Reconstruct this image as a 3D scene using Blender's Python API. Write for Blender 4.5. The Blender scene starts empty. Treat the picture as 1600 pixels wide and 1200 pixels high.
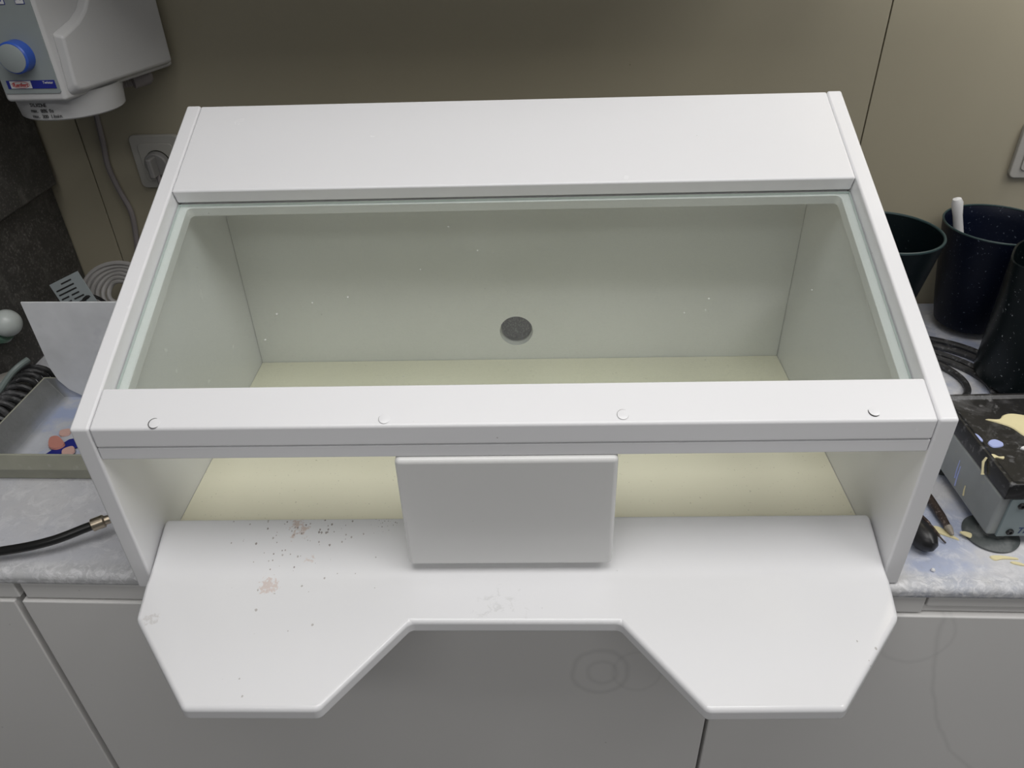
import bpy, bmesh, math, random
from mathutils import Vector, Matrix, Euler
random.seed(7)
D2R = math.pi/180
scene = bpy.context.scene
COL = scene.collection

# ------------------------------------------------------------------ camera
cam_d = bpy.data.cameras.new('camera'); cam = bpy.data.objects.new('camera', cam_d); COL.objects.link(cam)
_yaw, _pit, _rol = -0.06177, 0.60258, -0.03308
fw = Vector((math.sin(_yaw)*math.cos(_pit), math.cos(_yaw)*math.cos(_pit), -math.sin(_pit)))
rt = Vector((math.cos(_yaw), -math.sin(_yaw), 0)); up = rt.cross(fw)
r2 = rt*math.cos(_rol)+up*math.sin(_rol); u2 = -rt*math.sin(_rol)+up*math.cos(_rol)
M = Matrix((r2, u2, -fw)).transposed().to_4x4(); M.translation = Vector((0.04226, -0.58075, 0.67523))
cam.matrix_world = M
cam_d.sensor_width = 36; cam_d.lens = 36*1203.47/1600; cam_d.clip_start = 0.01
scene.camera = cam

# ------------------------------------------------------------------ light
w = bpy.data.worlds.new('room_light'); scene.world = w; w.use_nodes = True
w.node_tree.nodes['Background'].inputs[0].default_value = (0.93, 0.96, 1.0, 1)
w.node_tree.nodes['Background'].inputs[1].default_value = 0.10
def area(name, loc, sx, sy, power, rot=(0, 0, 0), col=(1, 0.985, 0.97)):
    l = bpy.data.lights.new(name, 'AREA'); l.shape = 'RECTANGLE'; l.size = sx; l.size_y = sy
    l.energy = power; l.color = col
    o = bpy.data.objects.new(name, l); COL.objects.link(o); o.location = loc; o.rotation_euler = rot
    return o
area('ceiling_lamp_main', (0.05, -0.30, 1.57), 1.3, 0.62, 13.2)
area('door_fill_front', (-0.05, -1.55, 1.57), 1.8, 0.4, 8.6)  # added fill from the front that lifts the cabinet doors, no known fitting
area('ceiling_lamp_side', (1.35, -0.27, 1.57), 0.7, 0.9, 12)
area('sheen_lamp_light', (0.825, 0.565, 0.84), 0.22, 0.36, 2.4, (70*D2R, 0, 25*D2R))  # added light for a glossy patch on the arm rest's right side
scene.view_settings.view_transform = 'Standard'; scene.view_settings.look = 'None'
scene.view_settings.exposure = 0.0; scene.view_settings.gamma = 1.0
scene.view_settings.use_curve_mapping = False

# ------------------------------------------------------------------ helpers
def tag(o, label=None, cat=None, group=None, kind=None):
    if label: o['label'] = label
    if cat: o['category'] = cat
    if group: o['group'] = group
    if kind: o['kind'] = kind
    return o
def empty(name, loc=(0, 0, 0), rz=0, label=None, cat=None, group=None):
    o = bpy.data.objects.new(name, None); COL.objects.link(o); o.location = loc; o.rotation_euler = (0, 0, rz)
    o.empty_display_size = 0.05
    return tag(o, label, cat, group)
def build(name, bm, mat, parent=None, bevel=0, seg=3, smooth=True, angle=30, loc=None):
    bmesh.ops.recalc_face_normals(bm, faces=bm.faces)
    me = bpy.data.meshes.new(name); bm.to_mesh(me); bm.free()
    mats = mat if isinstance(mat, (list, tuple)) else [mat]
    for m in mats: me.materials.append(m)
    o = bpy.data.objects.new(name, me); COL.objects.link(o)
    if parent: o.parent = parent
    if loc: o.location = loc
    if bevel:
        b = o.modifiers.new('bevel', 'BEVEL'); b.width = bevel; b.segments = seg; b.limit_method = 'ANGLE'
        b.angle_limit = angle*D2R; b.harden_normals = True
    if smooth:
        me.shade_smooth() if hasattr(me, 'shade_smooth') else None
        if not bevel:
            try: me.set_sharp_from_angle(angle=35*D2R)
            except Exception: pass
    return o
def B(): return bmesh.new()
def box(bm, x0, x1, y0, y1, z0, z1, mi=0):
    v = [bm.verts.new(p) for p in ((x0,y0,z0),(x1,y0,z0),(x1,y1,z0),(x0,y1,z0),(x0,y0,z1),(x1,y0,z1),(x1,y1,z1),(x0,y1,z1))]
    for f in ((0,3,2,1),(4,5,6,7),(0,1,5,4),(1,2,6,5),(2,3,7,6),(3,0,4,7)):
        bm.faces.new([v[i] for i in f]).material_index = mi
    return bm
def prism(bm, pts, a0, a1, axis='x', mi=0):
    """pts = 2D outline; axis = extrusion axis"""
    def P(p, a):
        if axis == 'x': return (a, p[0], p[1])
        if axis == 'y': return (p[0], a, p[1])
        return (p[0], p[1], a)
    lo = [bm.verts.new(P(p, a0)) for p in pts]; hi = [bm.verts.new(P(p, a1)) for p in pts]
    n = len(pts)
    bm.faces.new(lo[::-1]).material_index = mi; bm.faces.new(hi).material_index = mi
    for i in range(n):
        bm.faces.new((lo[i], lo[(i+1) % n], hi[(i+1) % n], hi[i])).material_index = mi
    return bm
def lathe(bm, prof, n=48, c=(0, 0, 0), sx=1, sy=1, mi=0, closed=True):
    rings = []
    for r, z in prof:
        rings.append([bm.verts.new((c[0]+r*sx*math.cos(2*math.pi*k/n), c[1]+r*sy*math.sin(2*math.pi*k/n), c[2]+z)) for k in range(n)])
    for a, b in zip(rings, rings[1:]):
        for k in range(n):
            bm.faces.new((a[k], a[(k+1) % n], b[(k+1) % n], b[k])).material_index = mi
    if closed:
        bm.faces.new(rings[0][::-1]).material_index = mi; bm.faces.new(rings[-1]).material_index = mi
    return rings
def catmull(pts, sub=8, closed=False):
    P = [Vector(p) for p in pts]; out = []; n = len(P)
    rng = range(n) if closed else range(n-1)
    for i in rng:
        if closed: p0, p1, p2, p3 = P[(i-1) % n], P[i], P[(i+1) % n], P[(i+2) % n]
        else: p0, p1, p2, p3 = P[max(i-1, 0)], P[i], P[i+1], P[min(i+2, n-1)]
        for k in range(sub):
            t = k/sub
            out.append(0.5*((2*p1)+(-p0+p2)*t+(2*p0-5*p1+4*p2-p3)*t*t+(-p0+3*p1-3*p2+p3)*t**3))
    if not closed: out.append(P[-1])
    return out
def tube(bm, path, r, n=10, closed=False, mi=0):
    path = [Vector(p) for p in path]; m = len(path); rings = []
    rr = r if isinstance(r, (list, tuple)) else [r]*m
    T0 = (path[1]-path[0]).normalized(); ref = Vector((0, 0, 1)) if abs(T0.z) < .9 else Vector((1, 0, 0))
    N = (ref-T0*ref.dot(T0)).normalized()
    for i in range(m):
        a = path[(i-1) % m] if (closed or i > 0) else path[0]; b = path[(i+1) % m] if (closed or i < m-1) else path[-1]
        T = (b-a).normalized(); N = (N-T*N.dot(T)).normalized(); Bn = T.cross(N)
        rings.append([bm.verts.new(path[i]+(N*math.cos(2*math.pi*k/n)+Bn*math.sin(2*math.pi*k/n))*rr[i]) for k in range(n)])
    idx = range(m) if closed else range(m-1)
    for i in idx:
        a, b = rings[i], rings[(i+1) % m]
        for k in range(n): bm.faces.new((a[k], a[(k+1) % n], b[(k+1) % n], b[k])).material_index = mi
    if not closed:
        bm.faces.new(rings[0][::-1]).material_index = mi; bm.faces.new(rings[-1]).material_index = mi
    return bm
def blob(bm, pts, z0, z1, mi=0):
    """flat irregular spill with softly rising rim"""
    P = catmull([(x, y, 0) for x, y in pts], 5, closed=True)
    c = sum((p for p in P), Vector())/len(P)
    lo = [bm.verts.new((p.x, p.y, z0)) for p in P]
    hi = [bm.verts.new((c.x+(p.x-c.x)*.93, c.y+(p.y-c.y)*.93, z1)) for p in P]
    n = len(P)
    for i in range(n): bm.faces.new((lo[i], lo[(i+1) % n], hi[(i+1) % n], hi[i])).material_index = mi
    bm.faces.new(hi).material_index = mi; bm.faces.new(lo[::-1]).material_index = mi
    return bm
def text(name, s, size, mat, parent, mtx, ext=0.0002, bold=False, shear=0, align='LEFT', sx=1):
    cu = bpy.data.curves.new(name, 'FONT'); cu.body = s; cu.size = size; cu.extrude = ext; cu.shear = shear
    cu.align_x = align; cu.resolution_u = 3
    if bold: cu.offset = size*.018
    t = bpy.data.objects.new('tmp_text', cu); COL.objects.link(t)
    dg = bpy.context.evaluated_depsgraph_get(); me = bpy.data.meshes.new_from_object(t.evaluated_get(dg))
    bpy.data.objects.remove(t); bpy.data.curves.remove(cu)
    me.name = name; me.transform(mtx @ Matrix.Diagonal((sx, 1, 1, 1))); me.materials.clear(); me.materials.append(mat)
    o = bpy.data.objects.new(name, me); COL.objects.link(o); o.parent = parent
    return o
def frame(origin, xdir, ydir):
    x = Vector(xdir).normalized(); z = x.cross(Vector(ydir)).normalized(); y = z.cross(x)
    m = Matrix((x, y, z)).transposed().to_4x4(); m.translation = Vector(origin); return m

# ------------------------------------------------------------------ materials
class NT:
    def __init__(s, name):
        s.m = bpy.data.materials.new(name); s.m.use_nodes = True; s.t = s.m.node_tree
        s.b = s.t.nodes['Principled BSDF']; s.out = s.t.nodes['Material Output']
        s.co = s.n('ShaderNodeTexCoord').outputs['Object']
    def n(s, t, **kw):
        x = s.t.nodes.new(t)
        for k, v in kw.items(): setattr(x, k, v)
        return x
    def l(s, a, b): s.t.links.new(a, b)
    def mapped(s, scale=(1, 1, 1), loc=(0, 0, 0), rot=(0, 0, 0)):
        m = s.n('ShaderNodeMapping'); s.l(s.co, m.inputs[0]); m.inputs['Scale'].default_value = scale
        m.inputs['Location'].default_value = loc; m.inputs['Rotation'].default_value = rot; return m.outputs[0]
    def noise(s, scale, detail=3, rough=.5, vec=None, dist=0):
        x = s.n('ShaderNodeTexNoise'); x.inputs['Scale'].default_value = scale; x.inputs['Detail'].default_value = detail
        x.inputs['Roughness'].default_value = rough; x.inputs['Distortion'].default_value = dist
        s.l(vec or s.co, x.inputs['Vector']); return x.outputs['Fac']
    def ramp(s, f, stops):
        x = s.n('ShaderNodeValToRGB'); e = x.color_ramp.elements
        while len(e) < len(stops): e.new(.5)
        for i, (p, c) in enumerate(stops):
            e[i].position = p; e[i].color = (c, c, c, 1) if not isinstance(c, tuple) else (*c, 1)
        s.l(f, x.inputs[0]); return x.outputs[0]
    def mix(s, f, a, b, mode='MIX'):
        x = s.n('ShaderNodeMix', data_type='RGBA', blend_type=mode)
        for v, i in ((f, 0), (a, 6), (b, 7)):
            if isinstance(v, (int, float)): x.inputs[i].default_value = v if i == 0 else (v, v, v, 1)
            elif isinstance(v, tuple): x.inputs[i].default_value = (*v, 1)
            else: s.l(v, x.inputs[i])
        return x.outputs[2]
    def math(s, op, a, b=0, c=None):
        x = s.n('ShaderNodeMath', operation=op)
        for i, v in enumerate((a, b, c)):
            if v is None: continue
            if isinstance(v, (int, float)): x.inputs[i].default_value = v
            else: s.l(v, x.inputs[i])
        return x.outputs[0]
    def dist(s, p, scale=(1, 1, 1)):
        m = s.mapped(scale, tuple(-a*b for a, b in zip(p, scale)))
        x = s.n('ShaderNodeVectorMath', operation='LENGTH'); s.l(m, x.inputs[0]); return x.outputs['Value']
    def spot(s, p, r, scale=(1, 1, 1)):
        """1 at p falling to 0 at distance r"""
        return s.math('SUBTRACT', 1, s.math('MINIMUM', s.math('DIVIDE', s.dist(p, scale), r), 1))
    def bump(s, f, strength=.2, dist=.001, prev=None):
        x = s.n('ShaderNodeBump'); x.inputs['Strength'].default_value = strength; x.inputs['Distance'].default_value = dist
        s.l(f, x.inputs['Height'])
        if prev: s.l(prev, x.inputs['Normal'])
        return x.outputs[0]
    def done(s, col=None, rough=None, bump=None, metal=None, spec=None, coat=None):
        for v, k in ((col, 'Base Color'), (rough, 'Roughness'), (metal, 'Metallic'), (spec, 'Specular IOR Level'), (coat, 'Coat Weight')):
            if v is None: continue
            i = s.b.inputs[k]
            if isinstance(v, tuple): i.default_value = (*v, 1)
            elif isinstance(v, (int, float)): i.default_value = v
            else: s.l(v, i)
        if bump: s.l(bump, s.b.inputs['Normal'])
        return s.m
def simple(name, col, rough=.5, metal=0, var=.06, scale=60, bumps=0.0, spec=None):
    a = NT(name); f = a.noise(scale, 4)
    c = a.mix(f, tuple(x*(1-var) for x in col), tuple(min(1, x*(1+var)) for x in col))
    return a.done(c, rough, a.bump(a.noise(scale*4, 3), bumps, .0005) if bumps else None, metal, spec)

def lacquer(name, base=(.80, .80, .815), stains=(), specks=.0, rough=.27):
    a = NT(name)
    col = a.mix(a.noise(9, 4), tuple(x*.992 for x in base), tuple(min(1, x*1.006) for x in base))
    # tiny chips and dirt flecks
    v = a.n('ShaderNodeTexVoronoi'); v.inputs['Scale'].default_value = 55; a.l(a.co, v.inputs['Vector'])
    fl = a.ramp(v.outputs['Distance'], [(0.0, 1.0), (.035, .8), (.055, 0.0)])
    sel = a.ramp(a.noise(17, 2), [(.60, 0.0), (.66, 1.0)])
    col = a.mix(a.math('MULTIPLY', a.math('MULTIPLY', fl, sel), .75+specks), col, (.30, .27, .25))
    for (p, r, c, dens, sc, k, kind) in stains:
        sp = a.spot(p, r)
        if kind == 'dots':
            v2 = a.n('ShaderNodeTexVoronoi'); v2.inputs['Scale'].default_value = sc; a.l(a.mapped((1, .8, .35)), v2.inputs['Vector'])
            sx = a.n('ShaderNodeSeparateColor'); a.l(v2.outputs['Color'], sx.inputs[0])
            chosen = a.math('LESS_THAN', sx.outputs[0], a.math('MULTIPLY', sp, dens))
            rad = a.math('MULTIPLY', sx.outputs[1], .20)
            msk = a.math('MULTIPLY', chosen, a.math('LESS_THAN', v2.outputs['Distance'], a.math('ADD', rad, .14)))
        else:
            th = a.math('ADD', a.noise(sc, 4, .65, None, .5), a.math('MULTIPLY', sp, dens))
            msk = a.ramp(th, [(.70, 0.0), (.80, 1.0)])
            msk = a.math('MULTIPLY', msk, a.ramp(sp, [(0.0, 0.0), (.15, 1.0)]))
        col = a.mix(a.math('MULTIPLY', msk, k), col, c)
    n2 = a.noise(160, 3)
    b = a.bump(n2, .05, .0006)
    rr = a.math('ADD', rough-.04, a.math('MULTIPLY', a.noise(25, 3), .06))
    return a.done(col, rr, b)
M_white = lacquer('white_lacquer')
M_wall_in = lacquer('white_lacquer_inner', (.78, .78, .76), rough=.4)
M_shelf = lacquer('white_lacquer_shelf', stains=[
    ((-.246, .052, .034), .024, (.60, .47, .41), .54, 160, .75, 'smear'),
    ((-.252, .050, .034), .062, (.30, .26, .24), .75, 230, .85, 'dots'),
    ((-.252, .050, .034), .10, (.38, .34, .32), .22, 300, .7, 'dots'),
    ((-.215, .062, .040), .050, (.30, .27, .25), .45, 260, .8, 'dots'),
    ((-.266, -.019, .0245), .017, (.66, .54, .49), .48, 200, .7, 'smear'),
    ((-.226, .016, .026), .012, (.66, .55, .50), .46, 220, .6, 'smear'),
    ((-.145, .062, .040), .026, (.25, .23, .21), .75, 480, .8, 'dots'),
    ((-.235, -.045, .0245), .09, (.45, .42, .40), .10, 170, .8, 'dots'),
    ((-.379, -.063, .0245), .016, (.60, .58, .57), .36, 200, .6, 'smear'),
    ((-.265, -.158, .0245), .030, (.45, .43, .41), .25, 240, .7, 'dots'),
    ((-.010, -.045, .0245), .045, (.62, .62, .62), .26, 90, .5, 'smear'),
    ((.352, -.115, .0245), .030, (.40, .38, .36), .30, 260, .7, 'dots')], rough=.16)
def cream():
    a = NT('cream_floor'); col = a.mix(a.noise(7, 4), (.82, .78, .62), (.87, .83, .68))
    ed = a.ramp(a.noise(30, 4), [(.60, 0.0), (.70, 1.0)])
    sd = a.math('MULTIPLY', a.ramp(a.spot((-.405, .11, .02), .06, (1, .5, 1)), [(0.3, 0.0), (.8, 1.0)]), ed)
    col = a.mix(a.math('MULTIPLY', sd, .7), col, (.42, .33, .27))
    fl = a.ramp(a.noise(300, 2), [(.70, 0.0), (.74, 1.0)])
    return a.done(a.mix(a.math('MULTIPLY', fl, .5), col, (.4, .36, .28)), .35, a.bump(a.noise(1, 3, .5, a.mapped((40, 300, 100))), .1, .0006))
M_cream = cream()

def glass_dusty():
    a = NT('dusty_glass'); t = a.t
    tr = a.n('ShaderNodeBsdfTransparent'); tr.inputs[0].default_value = (.93, .95, .935, 1)
    gl = a.n('ShaderNodeBsdfGlossy'); gl.inputs[0].default_value = (1, 1, 1, 1); gl.inputs['Roughness'].default_value = .13
    df = a.n('ShaderNodeBsdfDiffuse'); df.inputs[0].default_value = (.72, .74, .70, 1)
    fr = a.n('ShaderNodeFresnel'); 
    ge = a.n('ShaderNodeNewGeometry'); ior = a.n('ShaderNodeMapRange'); a.l(ge.outputs['Backfacing'], ior.inputs[0])
    ior.inputs[3].default_value = 1.5; ior.inputs[4].default_value = 1/1.5; a.l(ior.outputs[0], fr.inputs[0])
    m1 = a.n('ShaderNodeMixShader'); a.l(fr.outputs[0], m1.inputs[0]); a.l(tr.outputs[0], m1.inputs[1]); a.l(gl.outputs[0], m1.inputs[2])
    big = a.ramp(a.noise(5, 5, .6, None, .6), [(.35, .006), (.75, .028)])
    fine = a.ramp(a.noise(1, 2, .5, a.mapped((380, 900, 900))), [(.55, 0.0), (.80, .06)])
    v = a.n('ShaderNodeTexVoronoi'); v.inputs['Scale'].default_value = 42; a.l(a.co, v.inputs['Vector'])
    sp = a.math('MULTIPLY', a.ramp(v.outputs['Distance'], [(0.0, .7), (.04, .35), (.06, 0.0)]), a.ramp(a.noise(21, 2), [(.56, 0.0), (.62, 1.0)]))
    f = a.math('MINIMUM', a.math('ADD', a.math('ADD', big, fine), sp), .8)
    m2 = a.n('ShaderNodeMixShader'); a.l(f, m2.inputs[0]); a.l(m1.outputs[0], m2.inputs[1]); a.l(df.outputs[0], m2.inputs[2])
    a.l(m2.outputs[0], a.out.inputs[0]); return a.m
M_glass = glass_dusty()
M_gedge = simple('green_glass_edge', (.60, .68, .66), .15)

def counter_mat():
    a = NT('powdery_worktop')
    base = a.mix(a.noise(14, 5, .6), (.56, .56, .58), (.70, .70, .72))
    blue = a.ramp(a.noise(11, 4, .6, a.mapped((1, 1, 1), (3, 1, 0))), [(.40, 0.0), (.58, .95)])
    sidem = a.n('ShaderNodeSeparateXYZ'); a.l(a.co, sidem.inputs[0])
    right = a.ramp(a.math('ADD', sidem.outputs['X'], .1), [(.45, .18), (.52, 1.0)])
    col = a.mix(a.math('MULTIPLY', blue, right), base, (.42, .47, .62))
    pw = a.ramp(a.noise(45, 5, .7, None, .8), [(.50, 0.0), (.68, 1.0)])
    col = a.mix(a.math('MULTIPLY', pw, .5), col, (.86, .86, .88))
    gr = a.ramp(a.noise(120, 4, .7), [(.55, 0.0), (.75, 1.0)])
    col = a.mix(a.math('MULTIPLY', gr, .35), col, (.36, .37, .40))
    # crusted plaster along the front edge
    edge = a.ramp(sidem.outputs['Y'], [(.005, 1.0), (.020, .9), (.032, 0.0)])
    cr = a.math('MULTIPLY', a.ramp(a.noise(75, 5, .7, None, 1.2), [(.45, 0.0), (.6, 1.0)]), edge)
    col = a.mix(a.math('MULTIPLY', edge, .5), col, (.47, .47, .46))
    col = a.mix(a.math('MULTIPLY', cr, .75), col, (.80, .80, .82))
    h = a.math('ADD', a.noise(45, 5, .7, None, .8), a.math('MULTIPLY', cr, .7))
    return a.done(col, .62, a.bump(h, .35, .0012, a.bump(a.noise(300, 3), .3, .0006)))
M_counter = counter_mat()

def door_mat(name='grey_white_laminate', marks=()):
    a = NT(name); co = (.78, .77, .755)
    col = a.mix(a.noise(4, 3), tuple(x*.96 for x in co), tuple(x*1.03 for x in co))
    # smeared ring marks left by wiping
    for (x, z, r, ww, k) in marks:
        d = a.dist((x, 0, z), (1, 0, .8)); d = a.math('ADD', d, a.math('MULTIPLY', a.noise(14, 2), .016))
        m = a.math('SUBTRACT', 1, a.math('MINIMUM', a.math('DIVIDE', a.math('ABSOLUTE', a.math('SUBTRACT', d, r+.008)), ww), 1))
        col = a.mix(a.math('MULTIPLY', m, k), col, (.22, .22, .22))
    v = a.n('ShaderNodeTexVoronoi'); v.inputs['Scale'].default_value = 30; a.l(a.mapped((1, 1, 1.6)), v.inputs['Vector'])
    fl = a.math('MULTIPLY', a.ramp(v.outputs['Distance'], [(0.0, 1.0), (.03, .6), (.05, 0.0)]), a.ramp(a.noise(9, 2), [(.58, 0.0), (.64, 1.0)]))
    col = a.mix(a.math('MULTIPLY', fl, .6), col, (.18, .17, .16))
    return a.done(col, .42)
M_door = door_mat()
M_door_mid = door_mat('smeared_laminate', ((.281, .735, .034, .005, .15), (.283, .735, .018, .005, .13), (.325, .738, .030, .004, .09)))
M_door_right = door_mat('scuffed_laminate', ((.17, .87, .355, .0045, .14), (-.205, .815, .040, .004, .10)))
def wall_mat():
    a = NT('beige_wall_panel'); co = (.335, .305, .225)
    col = a.mix(a.noise(5, 4), tuple(x*.95 for x in co), tuple(x*1.05 for x in co))
    v = a.n('ShaderNodeTexVoronoi'); v.inputs['Scale'].default_value = 34; a.l(a.co, v.inputs['Vector'])
    fl = a.math('MULTIPLY', a.ramp(v.outputs['Distance'], [(0.0, 1.0), (.03, .8), (.05, 0.0)]), a.ramp(a.noise(13, 2), [(.58, 0.0), (.64, 1.0)]))
    col = a.mix(a.math('MULTIPLY', fl, .6), col, (.15, .12, .08))
    return a.done(col, .5, a.bump(a.noise(200, 3), .08, .0006))
M_wallp = wall_mat()
def speckled(name, base, dust, lo=.62, hi=.66, sc=230, rough=.35, amt=.5, cloud=.0):
    a = NT(name); f = a.ramp(a.noise(sc, 3, .6), [(lo, 0.0), (hi, 1.0)])
    col = a.mix(a.noise(20, 3), tuple(x*.8 for x in base), tuple(x*1.25 for x in base))
    if cloud: col = a.mix(a.math('MULTIPLY', a.ramp(a.noise(28, 5, .65, None, .8), [(.5, 0.0), (.72, 1.0)]), cloud), col, dust)
    col = a.mix(a.math('MULTIPLY', f, amt), col, dust)
    return a.done(col, a.math('ADD', rough, a.math('MULTIPLY', f, .3)), a.bump(a.noise(sc, 3), .1, .0005), spec=(.22 if 'rubber' in name else .5))
M_dark = speckled('dusty_dark_metal', (.040, .038, .034), (.22, .21, .19), .55, .70, 260, .6, .5, .25)
M_blue_rub = speckled('speckled_dark_blue_rubber', (.0015, .0035, .012), (.25, .30, .38), .665, .70, 240, .45, .45)
M_green_rub = speckled('dark_green_rubber', (.001, .0045, .006), (.1, .15, .15), .70, .73, 200, .45, .4)
M_black_rub = speckled('speckled_black_rubber', (.003, .006, .007), (.45, .48, .5), .675, .70, 260, .34, .6)
M_green_rim = simple('green_rubber_rim', (.018, .040, .042), .4)
M_black = simple('black_plastic', (.012, .012, .013), .35)
M_cable_b = simple('black_cable', (.012, .012, .012), .3)
M_cable_dusty = speckled('dusty_black_cable', (.022, .022, .023), (.30, .30, .31), .58, .70, 160, .5, .5, .25)
M_cable_g = simple('grey_cable', (.22, .20, .20), .45)
M_cable_light = simple('pale_grey_cable', (.30, .29, .28), .5)
M_brass = simple('nickel_fitting', (.55, .47, .36), .3, 1.0, .2, 500)
M_steel = simple('brushed_steel', (.50, .50, .48), .3, 1.0)
M_tray = speckled('beige_tray_plastic', (.36, .36, .29), (.60, .60, .56), .60, .72, 60, .5, .4)
def traypow():
    a = NT('tray_powder'); col = a.mix(a.noise(26, 5, .65, None, .6), (.12, .125, .12), (.25, .255, .25))
    bl = a.ramp(a.noise(17, 4, .6, a.mapped((1, 1, 1), (1, 5, 0))), [(.44, 0.0), (.60, .8)])
    sx = a.n('ShaderNodeSeparateXYZ'); a.l(a.co, sx.inputs[0])
    inn = a.ramp(a.math('ADD', sx.outputs['X'], 1.0), [(.874, 0.0), (.892, 1.0)])
    col = a.mix(a.math('MULTIPLY', inn, .8), col, a.mix(a.noise(40, 4, .6), (.50, .52, .57), (.74, .76, .82)))
    col = a.mix(a.math('MULTIPLY', bl, inn), col, (.34, .41, .62))
    return a.done(col, .8, a.bump(a.noise(60, 5, .7, None, .8), .6, .002))
M_traypow = traypow()
M_sheet = speckled('grey_white_sheet', (.74, .75, .76), (.50, .51, .56), .58, .75, 18, .4, .5)
M_unit = simple('off_white_housing', (.50, .50, .50), .32, 0, .02)
M_unit_panel = simple('grey_control_panel', (.26, .29, .29), .4, 0, .03)
M_blue = simple('blue_plastic', (.03, .09, .42), .3)
M_bluedark = simple('dark_blue_print', (.012, .02, .22), .5)
M_navy = simple('navy_print', (.03, .05, .14), .5)
M_lab = simple('label_white', (.62, .62, .62), .5)
M_red = simple('red_print', (.50, .05, .05), .5)
M_ink = simple('black_print', (.03, .03, .03), .5)
M_sock = simple('socket_plastic', (.36, .35, .32), .4, 0, .03)
M_plug = simple('grey_plug', (.20, .195, .19), .45)
M_vhouse = speckled('grey_vibrator_housing', (.29, .31, .31), (.45, .44, .36), .62, .70, 45, .35, .35)
M_vlid = speckled('black_dirty_lid', (.010, .010, .011), (.34, .34, .35), .58, .74, 90, .3, .45, .22)
M_yellow = simple('yellow_plaster', (.78, .70, .42), .6, 0, .04)
M_bluep = simple('pale_blue_plaster', (.42, .48, .80), .6, 0, .04)
M_whitep = simple('white_plaster', (.75, .75, .76), .6)
M_foot = speckled('grey_suction_foot', (.07, .08, .08), (.20, .21, .21), .5, .7, 60, .4, .6)
M_pink = simple('pink_wax', (.58, .25, .20), .5)
M_palepink = simple('pale_pink_wax', (.66, .42, .36), .5)
M_card = simple('pale_card', (.36, .40, .41), .5)
M_ball = simple('white_ball', (.50, .54, .52), .3)
M_greenp = simple('green_clear_plastic', (.10, .19, .14), .15)
M_brown = speckled('dirty_brown_handle', (.035, .022, .018), (.25, .20, .17), .55, .65, 240, .4, .6)
M_mesh = speckled('dusty_duct_mesh', (.004, .004, .004), (.16, .16, .155), .50, .60, 420, .7, .8)
M_gap = simple('dark_gap', (.03, .028, .022), .8)
M_ceil = simple('ceiling_paint', (.7, .7, .68), .8)
M_floor = simple('grey_floor', (.35, .34, .33), .6)
M_handle = simple('white_plastic_handle', (.62, .62, .62), .35)

# ------------------------------------------------------------------ room shell
WY = .66
bm = B()
for x0, x1 in ((-2.2, -.7318), (-.7302, .5291), (.5307, 2.2)): box(bm, x0, x1, WY, WY+.02, -.9, 1.6)
tag(build('wall_back', bm, M_wallp, bevel=.0008, seg=1), kind='structure')
bm = box(B(), -2.2, 2.2, WY+.02, WY+.05, -.9, 1.6)
tag(build('wall_rear', bm, M_gap), kind='structure')
tag(build('floor', box(B(), -2.2, 2.2, -2.2, WY+.05, -.95, -.9), M_floor), kind='structure')
tag(build('ceiling', box(B(), -2.2, 2.2, -2.2, WY+.05, 1.6, 1.65), M_ceil), kind='structure')

# upper wall cabinet (above the picture, it shades the wall)
uc = empty('wall_cabinet', (-.25, WY, .73), label='white wall cabinet hanging on the beige wall above the box', cat='cabinet')
build('body', box(B(), -.72, .72, -.31, -.001, 0, .60), M_door, uc, .002)
for k in range(2): build('door', box(B(), -.72+.72*k+.002, .72*k-.002, -.33, -.311, -.0, .60), M_door, uc, .002)

# unseen lamp panel, added at the right to give the arm rest its sheen
wl = empty('sheen_lamp', (.825, WY, .85), label='unseen flat lamp added above the right end of the worktop for the arm rest sheen', cat='lamp')
mt_ = Matrix.Translation((0, -.095, -.01)) @ Euler((70*D2R, 0, 25*D2R)).to_matrix().to_4x4()
bm = box(B(), -.12, .12, -.19, .19, .004, .030); bmesh.ops.transform(bm, matrix=mt_, verts=bm.verts); build('sheen_lamp_housing', bm, M_unit, wl, .004)
build('bracket', box(B(), -.02, .02, -.065, -.0005, -.03, .01), M_unit, wl, .002)

# worktop and base cabinets
t = build('worktop', box(B(), -1.6, 1.6, .006, WY-.001, -.021, 0), M_counter, None, .009, 4)
tag(t, 'long white worktop dusted with grey and blue plaster powder', 'worktop')
units = [(-1.45, -.599, 'grey-white base cabinet at the far left, its door left of the wide gap'),
         (-.599, .2462, 'grey-white base cabinet directly under the middle of the extraction box'),
         (.2462, 1.10, 'grey-white base cabinet under the right part of the worktop, with a faint ring smear')]
splits = [(-1.45, -.596), (-.588, .4625), (.4650, 1.10)]
for k, (x0, x1, lb) in enumerate(units):
    u = empty('base_cabinet', ((x0+x1)/2, .008, -.9), label=lb, cat='cabinet', group='base cabinets under the worktop')
    cx = (x0+x1)/2
    build('carcass', box(B(), x0-cx+.001, x1-cx-.001, .022, .55, .02, .878), M_door, u)
    build('door', box(B(), x0-cx+(.0045 if k == 1 else .0022), x1-cx-(.0045 if k == 0 else .0022), 0, .019, .05, .850), (M_door, M_door_mid, M_door_right)[k], u, .002, 3)
for k, (x0, x1) in enumerate(splits):
    u = tag(build('trim_%d' % (k+1), box(B(), x0, x1, .011, .028, -.047, -.0215) if k < 2 else box(box(B(), x0, x1, .011, .028, -.036, -.0215), x0-.03, x1, .014, .028, -.0475, -.0365), M_door, None, .002, 3), kind='structure')
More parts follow.
